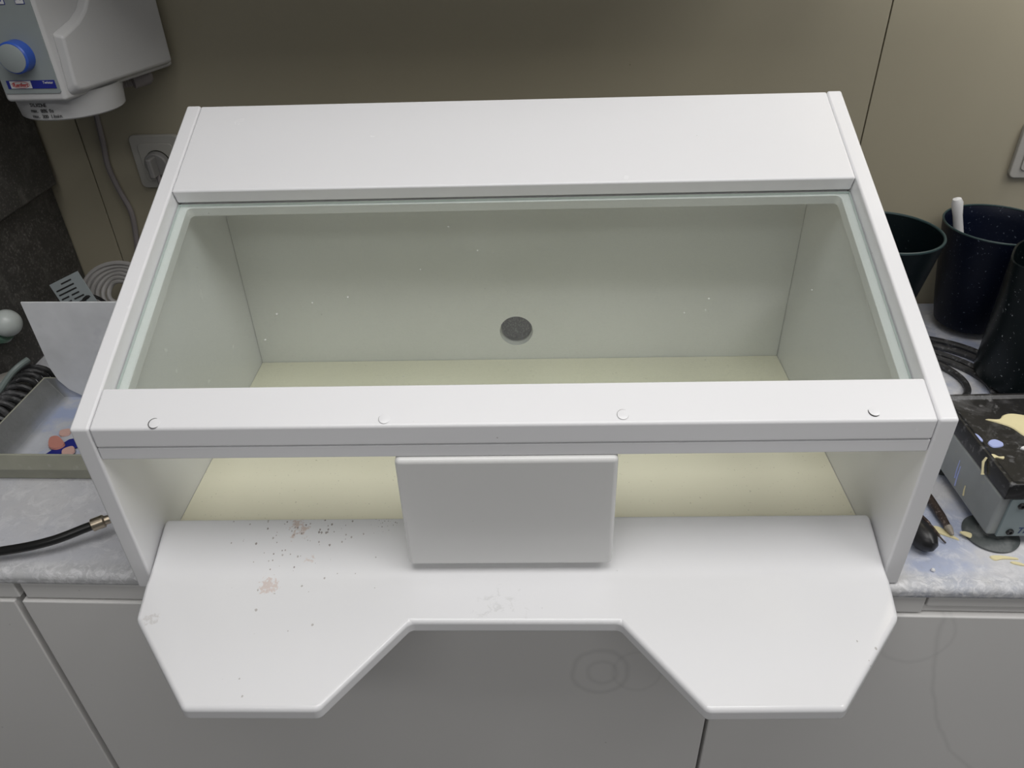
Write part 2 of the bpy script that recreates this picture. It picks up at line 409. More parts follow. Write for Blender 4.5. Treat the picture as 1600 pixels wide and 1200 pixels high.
# ------------------------------------------------------------------ extraction box
H, D, H2, T, W = .2275, .4521, .4144, .019, .425
L = math.hypot(D, H2-H); ey, ez = D/L, (H2-H)/L       # along the slope
ny, nz = -ez, ey                                       # normal
def SP(s, o=0): return (ey*s+ny*o, H+ez*s+nz*o)
xi = W-T
bx = empty('extraction_box', (0, 0, 0), 1.4919*D2R, 'large white lacquered dust extraction box with sloping glass top, standing on the worktop', 'extraction box')
for sgn in (-1, 1):
    bm = B(); a, b = (xi, W) if sgn > 0 else (-W, -xi)
    prism(bm, [(0, .0005), (0, H), (D, H2), (D, .0005)], a, b)
    o = build('side_panel', bm, M_white, bx, .0028, 4)
    c_ = Matrix.Translation((0, 0, 0))
xj = xi-.0006
build('base_panel', box(B(), -xj, xj, .052, .4405, .0005, .019), M_cream, bx)
# back panel with round extraction hole
def holed_panel(name, x0, x1, z0, z1, y0, y1, hc, hr, mat):
    bm = B(); n = 48
    circ = [(hc[0]+hr*math.cos(2*math.pi*k/n), hc[1]+hr*math.sin(2*math.pi*k/n)) for k in range(n)]
    q = hr*1.5
    def outer(k):
        c, s_ = math.cos(2*math.pi*k/n), math.sin(2*math.pi*k/n); m_ = q/max(abs(c), abs(s_)); return (hc[0]+c*m_, hc[1]+s_*m_)
    out = [outer(k) for k in range(n)]
    box(bm, x0, hc[0]-q, y0, y1, z0, z1); box(bm, hc[0]+q, x1, y0, y1, z0, z1)
    box(bm, hc[0]-q, hc[0]+q, y0, y1, z0, hc[1]-q); box(bm, hc[0]-q, hc[0]+q, y0, y1, hc[1]+q, z1)
    fi = [bm.verts.new((x, y0, z)) for x, z in circ]; fo = [bm.verts.new((x, y0, z)) for x, z in out]
    bi = [bm.verts.new((x, y1, z)) for x, z in circ]; bo = [bm.verts.new((x, y1, z)) for x, z in out]
    for k in range(n):
        j = (k+1) % n
        bm.faces.new((fi[k], fi[j], fo[j], fo[k])); bm.faces.new((bi[j], bi[k], bo[k], bo[j]))
        bm.faces.new((fi[j], fi[k], bi[k], bi[j]))
    return build(name, bm, mat, bx, smooth=False)
HC = (.0, .070); HR = .0255
holed_panel('back_panel', -xj, xj, .0005, H+ez*.4855-.023, .4413, .4519, HC, HR, M_wall_in)
# duct behind hole
bm = B()
rings = []
for (r, y) in ((HR+.0005, .4521), (HR+.0005, .500), (HR-.0015, .500), (HR-.0015, .4521)):
    rings.append([bm.verts.new((HC[0]+r*math.cos(2*math.pi*k/36), y, HC[1]+r*math.sin(2*math.pi*k/36))) for k in range(36)])
for a, b in zip(rings, rings[1:]+rings[:1]):
    for k in range(36): bm.faces.new((a[k], a[(k+1) % 36], b[(k+1) % 36], b[k]))
build('duct', bm, M_steel, bx)
bm = B(); a = [bm.verts.new((HC[0]+(HR-.0016)*math.cos(2*math.pi*k/36), .4600, HC[1]+(HR-.0016)*math.sin(2*math.pi*k/36))) for k in range(36)]
b = [bm.verts.new((v.co.x, .4620, v.co.z)) for v in a]
bm.faces.new(a); bm.faces.new(b[::-1])
for k in range(36): bm.faces.new((a[k], b[k], b[(k+1) % 36], a[(k+1) % 36]))
tag(build('filter_mesh', bm, M_mesh, bx), 'dusty dark mesh inside the round hole')
# top panel
s0, s1 = .3275, L-.0025
bm = prism(B(), [SP(s0, .0004), SP(s1, .0004), SP(s1, -.019), SP(s0, -.019)], -xj, xj)
build('top_panel', bm, M_white, bx, .0025, 4)
# header rail + lower strip
hb = .0475
bm = prism(B(), [(0.0002, .2040), (0.0002, H), SP(hb, .0002), SP(hb, -.016), (.035, .2040)], -xj, xj)
build('header_rail', bm, M_white, bx, .0026, 4)
bm = prism(B(), [(.0012, .1883), (.0012, .2032), (.038, .2032), (.038, .1883)], -xj, xj)
build('lower_rail', bm, M_white, bx, .0016, 3)
# screw covers on the header: thin discs outlined by a dark crescent
for (x, s, a0, a1, th, col) in ((-.342, .0062, 75, 320, .00045, M_ink), (-.118, .0085, 150, 330, .00018, M_plug), (.111, .0100, 60, 350, .00018, M_plug), (.348, .0105, 165, 315, .0006, M_ink)):
    mt = Matrix.Translation((x, SP(s, .00026)[0], SP(s, .00026)[1])) @ Matrix.Rotation(math.atan2(ez, ey), 4, 'X')
    bm = B(); lathe(bm, [(.0054, -.0004), (.0054, -.00005), (.0052, 0)], 36)
    bmesh.ops.transform(bm, matrix=mt, verts=bm.verts)
    cov = build('screw_cover', bm, M_white, bx)
    bm = B(); pts = [(.0056*math.cos(q*D2R), .0056*math.sin(q*D2R), .0001) for q in range(a0, a1, 9)]
    m = len(pts); tube(bm, pts, [th*(.25+.75*math.sin(math.pi*(i+.5)/m)) for i in range(m)], 6)
    bmesh.ops.transform(bm, matrix=mt, verts=bm.verts)
    build('gap_ring', bm, col, cov)
# ledge under glass (ring with rounded inner corners)
def ring(name, x1, sa, sb, lw_side, lw_top, lw_bot, o0, o1, mat, rad=.006):
    outer = [(-x1, sa), (x1, sa), (x1, sb), (-x1, sb)]
    ix, ia, ib = x1-lw_side, sa+lw_bot, sb-lw_top
    inner = []
    for (cx, cy, q0) in ((-ix+rad, ia+rad, 180), (ix-rad, ia+rad, 270), (ix-rad, ib-rad, 0), (-ix+rad, ib-rad, 90)):
        for k in range(7): inner.append((cx+rad*math.cos((q0+15*k)*D2R), cy+rad*math.sin((q0+15*k)*D2R)))
    bm = B()
    def V(p, o): y, z = SP(p[1], o); return bm.verts.new((p[0], y, z))
    lay = []
    for o in (o0, o1): lay.append(([V(p, o) for p in outer], [V(p, o) for p in inner]))
    for L_, (ov, iv) in enumerate(lay):
        for c in range(4):
            seq = iv[c*7:c*7+7]; nx = iv[(c*7+7) % 28]
            for k in range(6): bm.faces.new((ov[c], seq[k], seq[k+1]))
            bm.faces.new((ov[c], seq[6], nx, ov[(c+1) % 4]))
    (o_a, i_a), (o_b, i_b) = lay
    for k in range(4): bm.faces.new((o_a[k], o_a[(k+1) % 4], o_b[(k+1) % 4], o_b[k]))
    for k in range(28): bm.faces.new((i_a[k], i_a[(k+1) % 28], i_b[(k+1) % 28], i_b[k]))
    return build(name, bm, mat, bx, .0012, 2)
ring('glass_ledge', xj, .044, .3365, .0105, .0115, .012, -.0245, -.0385, M_white)
# glass pane with green edges
bm = B()
def gv(x, s, o): y, z = SP(s, o); return bm.verts.new((x, y, z))
gx, ga, gb, g0, g1 = .4045, .0495, .3270, -.0205, -.0240
v = [gv(-gx, ga, g1), gv(gx, ga, g1), gv(gx, gb, g1), gv(-gx, gb, g1), gv(-gx, ga, g0), gv(gx, ga, g0), gv(gx, gb, g0), gv(-gx, gb, g0)]
for i, f in enumerate(((0,3,2,1),(4,5,6,7),(0,1,5,4),(1,2,6,5),(2,3,7,6),(3,0,4,7))): bm.faces.new([v[k] for k in f]).material_index = 0 if i < 2 else 1
tag(build('glass_pane', bm, [M_glass, M_gedge], bx, smooth=False), 'dusty clear glass pane with greenish edges')
# hand plate in the opening
bm = B()
box(bm, -.1125, .1085, -.004, .012, .0385, .1880)
o = build('hand_plate', bm, lacquer('grey_white_lacquer', (.70, .70, .69)), bx, .0055, 5)
# arm rest shelf
rows = [(.0616, .0485), (.052, .0458), (.040, .0418), (.028, .0372), (.016, .0325), (.006, .0290), (-.003, .0262), (-.010, .0248)]
zt = .0245
frt = [(.4045, -.016), (.3955, -.0632), (.3075, -.1665), (.1815, -.1675), (.1120, -.0680), (-.1055, -.0670), (-.1785, -.1665), (-.3075, -.1660), (-.3955, -.0615), (-.4045, -.016)]
bm = B(); th = .019
lo, hi = [], []
for (y, z) in rows:
    lo.append([bm.verts.new((-.4048, y, z-th)), bm.verts.new((.4048, y, z-th))]); hi.append([bm.verts.new((-.4048, y, z)), bm.verts.new((.4048, y, z))])
for k in range(len(rows)-1):
    for A in (lo, hi): bm.faces.new((A[k][0], A[k][1], A[k+1][1], A[k+1][0]))
    for e in (0, 1): bm.faces.new((lo[k][e], lo[k+1][e], hi[k+1][e], hi[k][e]))
bm.faces.new((lo[0][0], lo[0][1], hi[0][1], hi[0][0]))
fl = [bm.verts.new((x, y, zt-th)) for x, y in frt]; fh = [bm.verts.new((x, y, zt)) for x, y in frt]
for A, Fv in ((lo, fl), (hi, fh)): bm.faces.new([A[-1][0], A[-1][1]]+Fv)
for k in range(len(frt)-1): bm.faces.new((fl[k], fl[k+1], fh[k+1], fh[k]))
bm.faces.new((lo[-1][1], fl[0], fh[0], hi[-1][1])); bm.faces.new((fl[-1], lo[-1][0], hi[-1][0], fh[-1]))
tag(build('arm_rest', bm, M_shelf, bx, .0052, 5, angle=25), 'white arm rest board with a deep notch, speckled with reddish brown stains at its left')

# ------------------------------------------------------------------ compressed-air hose at the left side
hs = empty('air_hose', (-.445, .108, .03), label='thin black air hose with a knurled metal fitting plugged into the left side of box', cat='hose')
def loc(o, P): return [tuple(a-b for a, b in zip(p, o)) for p in P]
o3 = (-.445, .108, .03)
bm = B(); tube(bm, catmull(loc(o3, [(-.80, .02, .010), (-.70, .015, .010), (-.60, .028, .016), (-.55, .040, .020), (-.515, .058, .024), (-.500, .066, .026)]), 10), .0056, 14)
build('tube', bm, M_cable_b, hs)
bm = B(); tube(bm, loc(o3, [(-.5085, .0614, .0250), (-.5075, .0619, .0252), (-.4960, .0680, .0265), (-.4945, .0688, .0267), (-.460, .086, .029), (-.4289, .100, .030)]), [.0058, .0078, .0080, .0055, .0050, .0050], 20)
build('fitting', bm, M_brass, hs)

# ------------------------------------------------------------------ left: tray, splash sheet, spills
tr = empty('plaster_tray', (-.58, .27, 0), label='beige plastic tray covered in bluish plaster powder, left of the white box', cat='tray')
x0, x1, y0, y1 = -.722+.58, -.446+.58, .168-.27, .350-.27
bm = B()
def rectring(x0, x1, y0, y1, z): return [bm.verts.new(p) for p in ((x0, y0, z), (x1, y0, z), (x1, y1, z), (x0, y1, z))]
R_ = [rectring(x0+.004, x1-.004, y0+.004, y1-.004, 0.0005), rectring(x0+.001, x1, y0+.001, y1, .018), rectring(x0+.001, x1, y0-.001, y1, .020), rectring(x0-.002, x1, y0-.004, y1, .022),
      rectring(x0, x1, y0, y1, .045), rectring(x0+.003, x1-.003, y0+.003, y1-.003, .045), rectring(x0+.022, x1-.006, y0+.008, y1-.004, .010)]
for i, (a, b) in enumerate(zip(R_, R_[1:])):
    for k in range(4): bm.faces.new((a[k], a[(k+1) % 4], b[(k+1) % 4], b[k])).material_index = 1 if i == 5 else 0
bm.faces.new(R_[0][::-1]); bm.faces.new(R_[-1]).material_index = 1
o = build('tray_body', bm, [M_tray, M_traypow], tr, .0012, 2)
sh = empty('splash_sheet', (-.569, .342, .0105), label='thin grey-white sheet standing upright behind the beige tray', cat='sheet')
bm = B(); pts = [(-.1325, .166), (.118, .166), (.118, .001), (-.080, .001), (-.100, .006), (-.116, .017), (-.127, .034), (-.1315, .055)]
prism(bm, pts, 0, .0028, 'y'); build('sheet', bm, M_sheet, sh, .0009, 2)
sh.children[0].name = 'panel'
# blue strip and wax crumbs in the tray
b_ = B(); tube(b_, catmull([(-.632, .196, .0185), (-.606, .218, .0150), (-.585, .232, .0135), (-.560, .245, .012)], 6), .003, 8)
for v_ in b_.verts: pass
bm = B(); P = [(-.662, .190), (-.645, .190), (-.630, .213), (-.605, .232), (-.618, .247), (-.636, .241)]
prism(bm, P, .0115, .0130, 'z'); b_.free()
tag(build('blue_strip', bm, M_bluedark, None, .0003, 1), 'flat dark blue plastic strip lying in the powdery beige tray', 'strip')
def chip(name, pts, z0, z1, mat, label, cat, group=None):
    bm = B(); blob(bm, pts, z0, z1); return tag(build(name, bm, mat), label, cat, group)
chip('wax_chip', [(-.664, .241), (-.656, .246), (-.644, .238), (-.634, .226), (-.641, .217), (-.655, .222)], .0132, .0160, M_pink, 'salmon pink wax chip lying across the blue strip in the tray', 'wax')
chip('wax_chip', [(-.661, .262), (-.648, .266), (-.643, .253), (-.655, .250)], .0105, .0125, M_palepink, 'pale pink wax crumb above the blue strip in the tray', 'wax')
chip('wax_chip', [(-.632, .216), (-.621, .224), (-.612, .210), (-.624, .203)], .0135, .0152, M_palepink, 'small pale pink wax crumb beside the box at the right end of the blue strip', 'wax')

# ------------------------------------------------------------------ far left appliance
ap = empty('appliance', (-.95, .40, 0), label='tall dark grey dust-covered appliance at the left edge, against the wall', cat='appliance')
build('housing', box(B(), -.25, .158, -.012, .250, .236, .62), M_dark, ap, .004)
build('lower_housing', box(B(), -.25, .14, -.012, .258, .0005, .2362), M_dark, ap, .003)
bm = B(); lathe(bm, [(0.021*math.sin(q*math.pi/20), .021*math.cos(q*math.pi/20)) for q in range(1, 17)], 40)
bmesh.ops.transform(bm, matrix=Matrix.Translation((.160, .008, .105)) @ Matrix.Rotation(60*D2R, 4, 'Y'), verts=bm.verts)
tag(build('ball_knob', bm, M_ball, ap), 'round white knob')
bm = B(); lathe(bm, [(.019, -.03), (.027, -.028), (.028, -.006), (.025, -.002)], 36)
bmesh.ops.transform(bm, matrix=Matrix.Translation((.150, .009, .102)) @ Matrix.Rotation(70*D2R, 4, 'Y'), verts=bm.verts)
tag(build('collar', bm, M_greenp, ap), 'green collar behind the white knob')
cp = empty('hose_coupling', (-.80, .345, 0), label='dusty pale pipe coupling with ribbed end, lying by the dark appliance', cat='coupling')
bm = B()
def ytube(bm, prof, n=28):
    lathe(bm, prof, n)
ytube(bm, [(.013, -.09), (.014, -.02), (.017, -.018), (.0175, .012), (.0155, .014), (.0150, .018), (.0165, .019), (.0165, .026), (.0120, .027), (.0118, .012)])
bmesh.ops.transform(bm, matrix=Matrix.Translation((.012, .022, .024)) @ Matrix.Rotation(28*D2R, 4, 'Z') @ Matrix.Rotation(84*D2R, 4, 'Y'), verts=bm.verts)
build('coupling_body', bm, speckled('dusty_fitting', (.22, .21, .19), (.5, .5, .48), .45, .7, 70, .6, .6), cp)
# spiral cord
sp = []
for k in range(9*16+1):
    a = 2*math.pi*k/16; tt = k/(9*16)
    sp.append((-.756+.008*math.sin(tt*5)+(.024+.003*math.sin(9*tt))*math.cos(a+.3*math.sin(7*tt))+.008*tt, .262+.125*tt+.006*math.cos(a), .027+(.0215+.003*math.sin(11*tt+1))*math.sin(a)))
bm = B(); tube(bm, sp, .0042, 8)
o = build('spiral_cord', bm, M_cable_dusty); tag(o, 'black spiral cord coiled up between tray and dark appliance', 'cord')
bm = B(); tube(bm, catmull([(-.86, .29, .012), (-.80, .312, .020), (-.765, .348, .055), (-.752, .372, .062)], 8), .0048, 10)
tag(build('thin_hose', bm, simple('grey_green_hose', (.20, .24, .23), .4)), 'thin grey-green hose crossing over the black spiral cord', 'hose')
# grey cable bundle and black loop behind the sheet
bm = B()
for k in range(6):
    r = .020+.0075*k; c0 = Vector((-.700, .575-.003*k, .070)); A1 = Vector((1, 0, 0)); A2 = Vector((0, .55, .83))
    tube(bm, [c0+A1*(r*math.cos(q)*1.1)+A2*(r*math.sin(q))+Vector((0, .002*math.sin(3*q+k), 0)) for q in [2*math.pi*j/44 for j in range(44)]], .0040, 8, True)
tag(build('cable_coil', bm, M_cable_light), 'coil of pale grey cable behind the upright sheet, by the wall', 'cable')
bm = B()
for k, (cx_, cy_, r) in enumerate(((-.712, .500, .026), (-.735, .480, .030))):
    tube(bm, [(cx_+r*math.cos(q), cy_+r*.8*math.sin(q), .068-.035*k+.022*math.sin(q)+.004*math.cos(3*q)) for q in [2*math.pi*j/36 for j in range(36)]], .0028, 8, True)
tag(build('thin_cable_loop', bm, M_cable_b), 'thin black cable loops lying in front of the grey cable coil', 'cable')
# printed label card
cd = empty('label_card', (-.755, .52, .06), label='small printed pale card tag sticking up behind the upright sheet', cat='tag')
bm = B(); box(bm, -.031, .031, -.0006, .0006, -.035, .035); bmesh.ops.translate(bm, vec=(0, 0, 0), verts=bm.verts)
cm = Matrix.Translation((.010, 0, .030)) @ Matrix.Rotation(-24*D2R, 4, 'Y') @ Matrix.Rotation(-12*D2R, 4, 'X')
bmesh.ops.transform(bm, matrix=cm, verts=bm.verts); build('card', bm, M_card, cd)
bm = B()
for i in range(8):
    z = .028-.0075*i
    for a, b in (((-.026, .012),) if i in (1, 2) else ((-.026, -.010), (-.004, .012+.005*(i % 3))) if i > 2 else ((-.010, .012),)):
        box(bm, a, b, -.0010, -.0006, z-.0012, z+.0012)
bmesh.ops.transform(bm, matrix=cm, verts=bm.verts); build('printed_lines', bm, M_ink, cd)

# ------------------------------------------------------------------ wall sockets and wall cable
def rrect(cx, cz, w_, h_, r, n=6):
    P = []
    for (x, z, q0) in ((cx+w_/2-r, cz-h_/2+r, -90), (cx+w_/2-r, cz+h_/2-r, 0), (cx-w_/2+r, cz+h_/2-r, 90), (cx-w_/2+r, cz-h_/2+r, 180)):
        for k in range(n+1): P.append((x+r*math.cos((q0+90*k/n)*D2R), z+r*math.sin((q0+90*k/n)*D2R)))
    return P
def socket(x, z, label, plugged):
    s = empty('wall_socket', (x, WY, z), label=label, cat='socket', group='wall sockets')
    bm = B(); prism(bm, rrect(0, 0, .084, .088, .009), -.009, -.0002, 'y'); build('frame', bm, M_sock, s, .002, 3)
    bm = B(); prism(bm, rrect(0, 0, .058, .062, .006), -.0115, -.0092, 'y'); build('insert', bm, M_sock, s, .001, 2)
    bm = B(); n = 40; r = .0205
    lathe(bm, [(r, 0), (r, .0006)], n); bmesh.ops.transform(bm, matrix=Matrix.Translation((0, -.0117, 0)) @ Matrix.Rotation(90*D2R, 4, 'X'), verts=bm.verts)
    build('recess', bm, M_gap if plugged else M_sock, s)
    return s
socket(-.606, .271, 'beige-white wall socket left of the box with a grey plug in it', True)
socket(.812, .271, 'beige-white wall socket at the right edge, mostly cut off', False)
pl = empty('power_plug', (-.606, WY-.0125, .271), label='round grey power plug in the socket left of the box', cat='plug')
bm = B(); lathe(bm, [(.0195, 0), (.0195, .010), (.0175, .013)], 40)
bmesh.ops.transform(bm, matrix=Matrix.Rotation(90*D2R, 4, 'X'), verts=bm.verts)
build('plug_body', bm, M_plug, pl, .001, 2)
bm = B(); box(bm, -.0045, .0045, -.034, -.0125, -.016, .016); build('grip', bm, M_plug, pl, .003, 3)
bm = B(); tube(bm, catmull([(0, -.015, -.014), (.004, -.016, -.045), (.02, -.012, -.10), (.04, -.011, -.16), (.05, -.02, -.21)], 8), .0038, 8); build('cord', bm, M_cable_g, pl)
bm = B(); tube(bm, catmull([(-.690, .60, .415), (-.691, .654, .370), (-.693, .655, .310), (-.698, .655, .265), (-.693, .655, .225), (-.684, .655, .183), (-.690, .655, .135), (-.698, .650, .09), (-.70, .630, .045)], 8), .0046, 10)
tag(build('wall_cable', bm, M_cable_g), 'grey cable running down the beige wall under the wall-mounted mixer', 'cable')

# ------------------------------------------------------------------ wall-mounted mixer (top left)
mx = empty('vacuum_mixer', (-.643, WY, .42), label='off-white wall-mounted vacuum mixer with grey control panel at the top left', cat='mixer')
yF, hw, hr_ = -.21, .041, .105    # front y (rel. wall), half width of the front, half width at the rear
outl = [(-hw, yF), (hw, yF), (hr_-.006, -.012), (hr_-.006, -.001), (-hr_+.006, -.001), (-hr_+.006, -.012)]
bm = B(); prism(bm, outl, 0, .26, 'z'); build('housing', bm, M_unit, mx, .005, 4)
# control panel
bm = B(); prism(bm, rrect(0, .130, .076, .238, .003), yF-.0012, yF+.0005, 'y'); build('control_panel', bm, M_unit_panel, mx, .0004, 2)
# raised relief on right flank
A_ = Vector((hw, yF, 0)); Bv = Vector((hr_-.006, -.012, 0)); du = (Bv-A_).normalized(); nn = Vector((du.y, -du.x, 0))
LL = (Bv-A_).length
def fl_pt(u, z, o): p = A_+du*(u*LL)+nn*o; return (p.x, p.y, z)
rel_b = [(.055, .0819), (.050, .0567), (.039, .0311), (.030, .0110), (.050, .0045), (.100, .0035), (.985, .0035), (.985, .256), (.36, .256), (.345, .1300), (.332, .1124), (.295, .1028), (.215, .0931), (.120, .0865)]
rel_t = [(.078, .0769), (.068, .0565), (.056, .0334), (.054, .0185), (.077, .0125), (.120, .0105), (.970, .0105), (.970, .254), (.41, .254), (.385, .1290), (.357, .1119), (.318, .1016), (.230, .0890), (.140, .0815)]
bm = B()
a = [bm.verts.new(fl_pt(u, z, -.001)) for u, z in rel_b]; b = [bm.verts.new(fl_pt(u, z, .0125)) for u, z in rel_t]
bm.faces.new(a[::-1]); bm.faces.new(b)
for k in range(len(rel_b)): bm.faces.new((a[k], a[(k+1) % len(a)], b[(k+1) % len(a)], b[k]))
build('side_relief', bm, M_unit, mx, .0035, 4)
# rotary knob
kb = B(); lathe(kb, [(.0195, 0), (.0195, .016), (.0180, .0180), (.0175, .0181)], 44)
bmesh.ops.transform(kb, matrix=Matrix.Translation((.0005, yF-.0012, .0585)) @ Matrix.Rotation(90*D2R, 4, 'X'), verts=kb.verts)
k_ = build('knob', kb, M_blue, mx)
kb = B(); lathe(kb, [(.0172, .0180), (.0172, .0188), (.0165, .0192)], 44)
bmesh.ops.transform(kb, matrix=Matrix.Translation((.0005, yF-.0012, .0585)) @ Matrix.Rotation(90*D2R, 4, 'X'), verts=kb.verts)
build('knob_cap', kb, M_unit_panel, k_)
# badge
yb = yF-.0013
bd = build('badge', box(B(), -.031, .0345, yb-.0006, yb, .0175, .0278), M_bluedark, mx)
build('badge_field', box(B(), -.0265, .0020, yb-.0009, yb-.0006, .0180, .0272), M_lab, bd)
bm = B(); pts = [(-.0125+.0118*math.cos(q), yb-.0010, .0226+.0040*math.sin(q)) for q in [2*math.pi*j/30 for j in range(30)]]
tube(bm, pts, .00028, 5, True); build('badge_oval', bm, M_red, bd)
text('badge_text', 'Renfert', .0068, M_red, bd, frame((-.0125, yb-.0012, .0203), (1, 0, 0), (0, 0, 1)), bold=True, align='CENTER')
text('badge_text', 'Twister', .0046, M_lab, bd, frame((.0325, yb-.0009, .0235), (1, 0, 0), (0, 0, 1)), align='RIGHT')
for cx_, w2 in ((.0251, .0115), (-.0005, .012)):
    ic = build('pictogram', box(B(), cx_-w2/2, cx_+w2/2, yb-.0006, yb, .1180, .1325), M_bluedark, mx)
    build('pictogram_field', box(B(), cx_-w2/2+.0007, cx_+w2/2-.0007, yb-.0009, yb-.0006, .1187, .1318), M_lab, ic)
    bm = B()
    if cx_ < .01: prism(bm, [(cx_-.003, .131), (cx_+.004, .131), (cx_+.0045, .1255), (cx_+.002, .121)], yb-.0012, yb-.0009, 'y')
    else:
        for q in range(4): box(bm, cx_-.0045+.0028*q, cx_-.0030+.0028*q, yb-.0012, yb-.0009, .1225+.001*(q % 2), .1265+.001*(q % 3))
    build('pictogram_mark', bm, M_bluedark, ic)
# silicone cup under it
cupc = (-.003, -.125)
bm = B(); lathe(bm, [(.066, -.030), (.0685, -.028), (.0715, -.001), (.0715, .004)], 64, (cupc[0], cupc[1], 0)); build('cup_seat', bm, M_unit, mx)
def cuptext(s, size, z, a_mid):
    r0 = .0700; wch = size*.46; n = len(s)
    me_all = B()
    for i, ch in enumerate(s):
        if ch == ' ': continue
        a = a_mid+(i-(n-1)/2)*wch/r0
        o_ = (cupc[0]+math.cos(a)*(r0+.0026+(z+.001)*.09), cupc[1]+math.sin(a)*(r0+.0026+(z+.001)*.09), z)
        mt = frame(o_, (-math.sin(a), math.cos(a), 0), (0, 0, 1))
        t_ = text('c', ch, size, M_ink, None, mt, .0001, align='CENTER', bold=True)
        me_all.from_mesh(t_.data); me_ = t_.data; bpy.data.objects.remove(t_); bpy.data.meshes.remove(me_)
    build('cup_text', me_all, M_ink, mx, smooth=False)
a_m = math.atan2(-.95, -.18)
cuptext('SILICONE', .0064, -.0100, a_m+.08); cuptext('max. 80% 0s', .0064, -.0176, a_m+.12); cuptext('max. 300 1/min', .0064, -.0252, a_m+.17)
# hose connection under the mixer's rear
hb_ = B(); pr = [(.010, 0)]
for k in range(5): pr += [(.010, .004*k+.001), (.0085, .004*k+.0025)]
pr += [(.0135, .021), (.0135, .045), (.009, .05)]
lathe(hb_, pr, 24); bmesh.ops.transform(hb_, matrix=Matrix.Translation((.035, -.060, -.012)) @ Matrix.Rotation(40*D2R, 4, 'Z') @ Matrix.Rotation(84*D2R, 4, 'Y'), verts=hb_.verts)
build('hose_connector', hb_, M_cable_g, mx)

# ------------------------------------------------------------------ right: rubber bowls
def bowl(name, c, r_rim, r_base, h, z0, mat, label, rim=None, lip=.0030, spout=0, tilt=0):
    e = empty(name, (c[0], c[1], z0), label=label, cat='mixing bowl', group='dark rubber mixing bowls')
    bm = B(); P = []
    for k in range(9):
        t_ = k/8; P.append((r_base+(r_rim-r_base)*(t_**.85), h*t_))
    inn = [(r-lip, z+(lip if i == 0 else 0)) for i, (r, z) in enumerate(P)][::-1]
    prof = [(.001, 0)]+P+[(r_rim-lip*.5, h+.0012)]+inn+[(.001, lip)]
    rings_ = lathe(bm, prof, 72, closed=False)
    if spout:
        for rg in rings_:
            for v_ in rg:
                a = math.atan2(v_.co.y, v_.co.x); k = max(0, math.cos(a-spout))**14 * (v_.co.z/h)**2
                v_.co.x += math.cos(spout)*.012*k; v_.co.y += math.sin(spout)*.012*k
    build('bowl_body', bm, mat, e)
    if rim:
        bm = B(); tube(bm, [((r_rim-lip*.5)*math.cos(q), (r_rim-lip*.5)*math.sin(q), h+.0005) for q in [2*math.pi*j/72 for j in range(72)]], lip*.72, 8, True)
        build('rim', bm, rim, e)
    return e
bowl('mixing_bowl', (.538, .505), .078, .046, .160, .040, M_green_rub, 'dark green rubber mixing bowl right behind the box, with a paler green rim', M_green_rim)
bowl('mixing_bowl', (.734, .570), .080, .050, .168, .0155, M_blue_rub, 'speckled dark blue rubber mixing bowl by the wall with a white handle standing in it', M_green_rim, .0022)
bowl('mixing_bowl', (.760, .398), .084, .082, .188, .0155, M_black_rub, 'tall speckled black rubber mixing bowl at the right edge, nearest of the three bowls', None, .0028, math.pi*1.02)
# spatulas in the blue bowl
sp_ = empty('mixing_spatula', (.66, .56, .04), label='plaster spatula with white rounded handle standing in the blue bowl', cat='spatula')
P1 = (.696-.66, .572-.56, .110-.04); P2 = (.661-.66, .578-.56, .224-.04)
bm = B(); d_ = Vector(P2)-Vector(P1)
pp = [Vector(P1)+d_*k for k in (0, .15, .45, .75, .93, .985, 1.0)]
tube(bm, pp, [.0070, .0078, .0075, .0068, .0085, .0062, .002], 18); build('handle', bm, M_handle, sp_)
bm = B(); q_ = Vector(P1); tube(bm, [q_, q_+Vector((.012, .004, -.055))], .005, 10); build('blade', bm, M_steel, sp_)
bm = B(); box(bm, -.006, .006, -.0008, .0008, -.07, .075)
bmesh.ops.transform(bm, matrix=Matrix.Translation((.738, .520, .105)) @ Matrix.Rotation(12*D2R, 4, 'X') @ Matrix.Rotation(14*D2R, 4, 'Y'), verts=bm.verts)
tag(build('metal_instrument', bm, M_steel, None, .0004, 1), 'flat metal instrument end poking up inside the blue bowl', 'instrument')
# cable coil on the worktop
bm = B()
for k, (cx_, cy_, r, z) in enumerate(((.596, .408, .140, .006), (.600, .404, .122, .006), (.590, .396, .108, .008), (.604, .392, .088, .006), (.590, .400, .070, .007))):
    tube(bm, [(cx_+r*math.cos(q)*(1+.015*math.sin(2*q+k)), cy_+r*.92*math.sin(q)*(1+.015*math.cos(3*q+k)), z+.001*math.sin(3*q+k)) for q in [2*math.pi*j/64 for j in range(64)]], .0048, 9, True)
tag(build('cable_coil', bm, M_cable_dusty), 'coil of dusty black cable on the worktop between the bowls and the box', 'cable')

